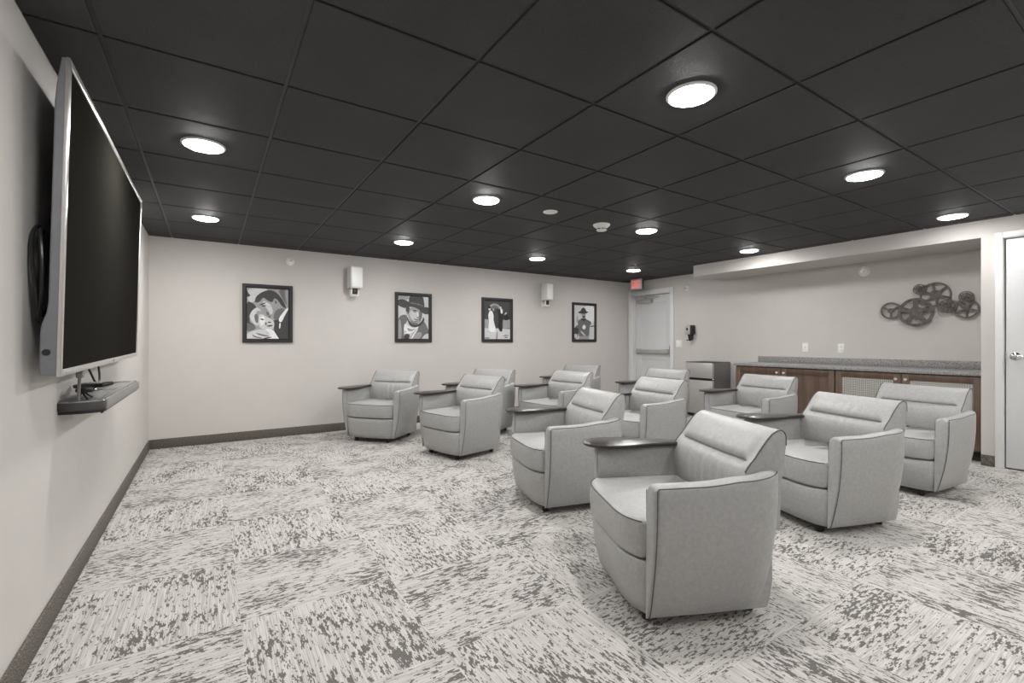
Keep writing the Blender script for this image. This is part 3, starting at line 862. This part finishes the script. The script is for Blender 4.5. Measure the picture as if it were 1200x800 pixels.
o = bpy.data.objects.new('lettering', me); C.objects.link(o); o.parent = ex; o['label'] = 'glowing red letters EXIT'
bm = BM(); box(bm, .015, .04, -.03, .03, .188, CZ - 2.02, bev=.002); obj('ceiling_mount', bm, 'signside', ex)

# soap dispenser
sd = thing('soap_dispenser', 'black and silver soap dispenser on the right wall near the exit door', 'dispenser', (XR, 4.715, 1.18))
bm = BM(); box(bm, -.095, 0, -.062, .062, .06, .21, bev=.014); obj('back_shell', bm, 'black', sd)
bm = BM(); box(bm, -.108, -.06, -.030, .062, .062, .206, bev=.012); o = obj('front_cover', bm, 'steel', sd); o['label'] = 'silver front cover'
bm = BM(); box(bm, -.1095, -.107, .0, .035, .13, .165, bev=.0008); obj('window', bm, 'black', sd)
bm = BM(); rings(bm, [[(-.07, -.035, .062), (-.07, .035, .062), (-.01, .035, .062), (-.01, -.035, .062)], [(-.06, -.022, -.03), (-.06, .022, -.03), (-.012, .022, -.03), (-.012, -.022, -.03)]]); cone(bm, (-.055, 0, -.028), (-.055, .0, -.05), .012, .009); box(bm, -.085, -.05, .0, .05, -.036, -.022, bev=.004)
obj('nozzle', bm, 'black', sd)

def plate(loc, kind, label):
    t = thing('light_switch' if kind == 'switch' else 'wall_outlet', label, 'switch' if kind == 'switch' else 'outlet', loc)
    w = .058 if kind == 'switch' else .036
    bm = BM(); box(bm, -.006, 0, -w, w, -.058, .058, bev=.003); obj('cover_plate', bm, 'plastic', t)
    if kind == 'switch':
        for s in (-.024, .024):
            bm = BM(); box(bm, -.011, -.005, s - .017, s + .017, -.033, .033, bev=.002); obj('rocker', bm, 'plastic', t)
    elif kind == 'outlet':
        for s in (-.021, .021):
            bm = BM(); box(bm, -.0085, -.005, -.016, .016, s - .014, s + .014, bev=.002); so = obj('socket', bm, 'plastic', t)
            bm = BM()
            for q in (-.006, .006): box(bm, -.0092, -.0082, q - .0012, q + .0012, s - .003, s + .007)
            box(bm, -.0092, -.0082, -.002, .002, s - .010, s - .006)
            obj('slots', bm, 'dark', so)
    else:
        bm = BM(); cone(bm, (-.005, 0, 0), (-.013, 0, 0), .007, .006, 14); obj('jack', bm, 'chrome', t)
plate((XR, 4.967, 1.092), 'switch', 'white double light switch between the exit door and the soap dispenser')
plate((XR, 3.006, 1.047), 'jack', 'white wall plate above the counter, left one of two')
plate((XR, 2.592, 1.04), 'outlet', 'white wall outlet above the counter, right one of two')

# ------------------------------------------------------------------ fridge
fr = thing('mini_fridge', 'small two door steel fridge with dark sides in the right corner', 'fridge', (6.10, 4.27, 0))
yw = .228
bm = BM(); box(bm, .05, .455, -yw, yw, .03, .815, bev=.006); obj('body', bm, 'fridge', fr)
bm = BM(); box(bm, .0, .046, -yw, yw, .585, .812, bev=.010); o = obj('freezer_door', bm, 'steel', fr)
bm = BM(); box(bm, -.002, .03, -yw + .005, yw - .005, .566, .584, bev=.003); obj('handle', bm, 'black', o)
bm = BM(); box(bm, .0, .046, -yw, yw, .05, .555, bev=.010); o = obj('fridge_door', bm, 'steel', fr)
bm = BM(); box(bm, -.002, .03, -yw + .005, yw - .005, .553, .562, bev=.002); obj('handle', bm, 'black', o)
bm = BM(); box(bm, .006, .05, -yw + .001, -yw + .06, .566, .584, bev=.002); obj('hinge', bm, 'chrome', fr)
bm = BM(); box(bm, .004, .44, -yw + .004, yw - .004, .813, .822, bev=.003); obj('top_cap', bm, 'black', fr)
bm = BM()
for x in (.09, .40):
    for y in (-.18, .18): cone(bm, (x, y, 0), (x, y, .032), .02, .02, 14)
box(bm, .03, .06, -yw + .01, yw - .01, .012, .05)
obj('plinth', bm, 'black', fr)
so = thing('power_socket', 'black socket with a plug low on the right wall beside the fridge', 'outlet', (XR, 3.905, .50))
# ------------------------------------------------------------------ counter
CX, CY0, CY1 = 5.945, PIERY + .003, 3.625
ct = thing('countertop', 'speckled grey stone countertop running along the right wall', 'countertop', (CX, (CY0 + CY1) / 2, .802))
hw = (CY1 - CY0) / 2
bm = BM(); box(bm, 0, XR - CX, -hw, hw, 0, .036, bev=.005); obj('slab', bm, 'granite', ct)
bm = BM(); box(bm, XR - CX - .022, XR - CX - .001, -hw, hw, .036, .118, bev=.003); obj('backsplash', bm, 'granite', ct)

def shaker_door(root, y0, y1, z0, z1, grille, knob_y):
    fx0 = -.020
    bm = BM(); fwid = .062
    for (a, b, c, d) in ((y0, y0 + fwid, z0, z1), (y1 - fwid, y1, z0, z1), (y0 + fwid, y1 - fwid, z1 - fwid, z1), (y0 + fwid, y1 - fwid, z0, z0 + fwid)):
        box(bm, fx0, 0, a, b, c, d, bev=.003)
    if not grille: box(bm, fx0 + .010, -.002, y0 + fwid, y1 - fwid, z0 + fwid, z1 - fwid)
    door = obj('door', bm, 'wood', root)
    if grille:
        bm = BM()
        a, b, c, d = y0 + fwid - .004, y1 - fwid + .004, z0 + fwid - .004, z1 - fwid + .004
        n = int((b - a) / .0185)
        for k in range(n + 1):
            y = a + (b - a) * k / n
            box(bm, fx0 + .009, fx0 + .0125, y - .0042, y + .0042, c, d)
        n = int((d - c) / .0185)
        for k in range(n + 1):
            z = c + (d - c) * k / n
            box(bm, fx0 + .0075, fx0 + .011, a, b, z - .0042, z + .0042)
        g = obj('grille', bm, 'mesh', door, smooth=0); g['label'] = 'woven metal grille'
    bm = BM(); lathe(bm, (fx0, knob_y, z1 - .055), (-1, 0, 0), [(0, .009), (.003, .009), (.008, .005), (.016, .006), (.022, .013), (.028, .014), (.033, .010), (.034, .001)], 20)
    k = obj('knob', bm, 'nickel', door)
    bm = BM(); cone(bm, (fx0, knob_y, z1 - .115), (fx0 - .014, knob_y, z1 - .115), .004, .006, 12); tube(bm, [(fx0 - .006, knob_y, z1 - .10), (fx0 - .006, knob_y, z1 - .17)], .004, 8)
    obj('latch', bm, 'nickel', door)

def cabinet(y0, y1, grille, label):
    t = thing('base_cabinet', label, 'cabinet', (CX + .045, (y0 + y1) / 2, 0), 0, 'brown wood cabinets under the counter')
    w = (y1 - y0) / 2
    d = XR - CX - .047
    bm = BM()
    box(bm, 0, .02, -w, -w + .03, .09, .80); box(bm, 0, .02, w - .03, w, .09, .80); box(bm, 0, .02, -w, w, .765, .80); box(bm, 0, .02, -w, w, .09, .12); box(bm, 0, .02, -.012, .012, .09, .80)
    box(bm, .02, d, -w, -w + .018, 0, .80); box(bm, .02, d, w - .018, w, 0, .80); box(bm, .02, d, -w, w, .09, .11)
    box(bm, d - .01, d, -w, w, .0, .80)
    obj('carcass', bm, 'wood', t, smooth=0)
    if grille:
        bm = BM(); box(bm, .021, .026, -w + .018, w - .018, .11, .765); obj('shade_panel', bm, 'dark', t)  # dark sheet added behind the grille, stands in for the shade inside
    bm = BM(); box(bm, .06, .07, -w, w, 0, .09); obj('toe_kick', bm, 'dark', t)
    z0, z1 = .105, .790
    shaker_door(t, .003, w - .004, z0, z1, grille, .040)
    shaker_door(t, -w + .004, -.003, z0, z1, grille, -.040)
ym = 2.420
cabinet(ym + .001, CY1 - .012, False, 'brown wood base cabinet with two solid panel doors, beside the fridge')
cabinet(CY0 + .002, ym - .001, True, 'brown wood base cabinet with two metal grille doors, at the right end')

# outlet on the wall beside the fridge
bm = BM(); box(bm, -.008, 0, -.04, .04, -.06, .06, bev=.003); obj('cover_plate', bm, 'plastic', so)
bm = BM(); box(bm, -.04, -.006, -.022, .022, -.03, .03, bev=.006); obj('plug', bm, 'black', so)

# ------------------------------------------------------------------ film reel wall art
art = thing('reel_wall_art', 'bronze metal wall sculpture of seven overlapping film reels above the counter', 'wall art', (XR, 1.80, 1.52))
def annulus(bm, x, yc, zc, r0, r1, th, n=48):
    rs = []
    for (r, dx) in ((r0, 0), (r1, 0), (r1, -th), (r0, -th)):
        rs.append([(x + dx, yc + r * math.cos(2 * PI * k / n), zc + r * math.sin(2 * PI * k / n)) for k in range(n)])
    rs.append(rs[0])
    vs = rings(bm, rs, False, False)
    bmesh.ops.remove_doubles(bm, verts=[v for r in vs for v in r], dist=1e-6)
def reel(yc, zc, r, spokes, hub, rim, sw, x, ph=0.0, plates=False, inner=0):
    yc -= 1.80; zc -= 1.52
    bm = BM(); th = .007
    annulus(bm, x, yc, zc, r - rim, r, th)
    annulus(bm, x + .022, yc, zc, r - rim * .45, r * .97, th * .7)      # rear flange
    lathe(bm, (x + .024, yc, zc), (-1, 0, 0), [(0, hub * .8), (.024, hub * .8), (.024, hub), (.031, hub), (.032, hub * .6), (.032, .001)], 28)
    for k in range(spokes):
        if plates and k < 0: continue
        a = ph + 2 * PI * k / spokes
        ca, sa = math.cos(a), math.sin(a)
        for xo, tt, ww in ((x, th * .9, sw), (x + .022, th * .6, sw * (.25 if plates else .6))):
            w0, w1 = ww, ww * (1.0 if not plates else 1.35)
            p = [(hub * .7, -w1), (r - rim * .5, -w1 * (1 if not plates else 1.25)), (r - rim * .5, w1 * (1 if not plates else 1.25)), (hub * .7, w1)]
            rings(bm, [[(xo - q, yc + u * ca - v * sa, zc + u * sa + v * ca) for u, v in p] for q in (0, tt)])
    if inner: annulus(bm, x - .001, yc, zc, inner - .006, inner + .006, th)
    for k in range(6):       # rivets
        a = ph + .5 + PI * k / 3
        cone(bm, (x - .006, yc + hub * .65 * math.cos(a), zc + hub * .65 * math.sin(a)), (x - .012, yc + hub * .65 * math.cos(a), zc + hub * .65 * math.sin(a)), .005, .004, 8)
    return obj('reel', bm, 'reel', art)
reel(2.082, 1.476, .096, 3, .030, .017, .009, -.030, .5)
reel(1.852, 1.446, .158, 5, .062, .030, .016, -.048, 1.57, plates=True)
reel(1.690, 1.628, .132, 6, .048, .016, .010, -.034, .35)
reel(1.818, 1.694, .058, 6, .018, .010, .006, -.052, .2, inner=.034)
reel(1.588, 1.494, .074, 8, .022, .011, .005, -.052, .1, inner=.045)
reel(1.447, 1.462, .100, 5, .030, .017, .009, -.034, .9)
reel(1.444, 1.582, .060, 5, .016, .011, .006, -.052, .4, inner=.036)
bm = BM()
for pts in ([(1.86, 1.725), (1.85, 1.752), (1.82, 1.755), (1.79, 1.738), (1.76, 1.745), (1.74, 1.72)], [(1.62, 1.54), (1.55, 1.548), (1.50, 1.545)], [(1.37, 1.47), (1.35, 1.44), (1.335, 1.42)]):
    tube(bm, smooth_pts([(-.03, y - 1.80, z - 1.52) for y, z in pts], 2), .0022, 6)
obj('film_wire', bm, 'reel', art)
bm = BM()
for y, z in ((2.082, 1.476), (1.852, 1.446), (1.690, 1.628), (1.447, 1.462), (1.588, 1.494), (1.818, 1.694), (1.444, 1.582)):
    cone(bm, (0, y - 1.80, z - 1.52), (-.03, y - 1.80, z - 1.52), .008, .008, 10)
obj('standoff', bm, 'reel', art)

# ------------------------------------------------------------------ camera, world, view
cam = bpy.data.cameras.new('camera'); co = bpy.data.objects.new('camera', cam); C.objects.link(co)
co.location = (0, 0, H); co.rotation_euler = (R(90), 0, -0.5779)
cam.sensor_width = 36.0; cam.lens = 543.76 / 1200 * 36.0
cam.shift_y = 0.65 / 1200
cam.clip_start = 0.02
S.camera = co
w = bpy.data.worlds.new('world'); S.world = w; w.use_nodes = True
w.node_tree.nodes['Background'].inputs[0].default_value = (0, 0, 0, 1)
S.view_settings.view_transform = 'Standard'
S.view_settings.look = 'None'
S.view_settings.exposure = 0.0
S.view_settings.gamma = 1.0
S.view_settings.use_curve_mapping = False
S.cycles.max_bounces = 10
S.cycles.diffuse_bounces = 6
S.cycles.use_denoising = True
S.cycles.sample_clamp_indirect = 10
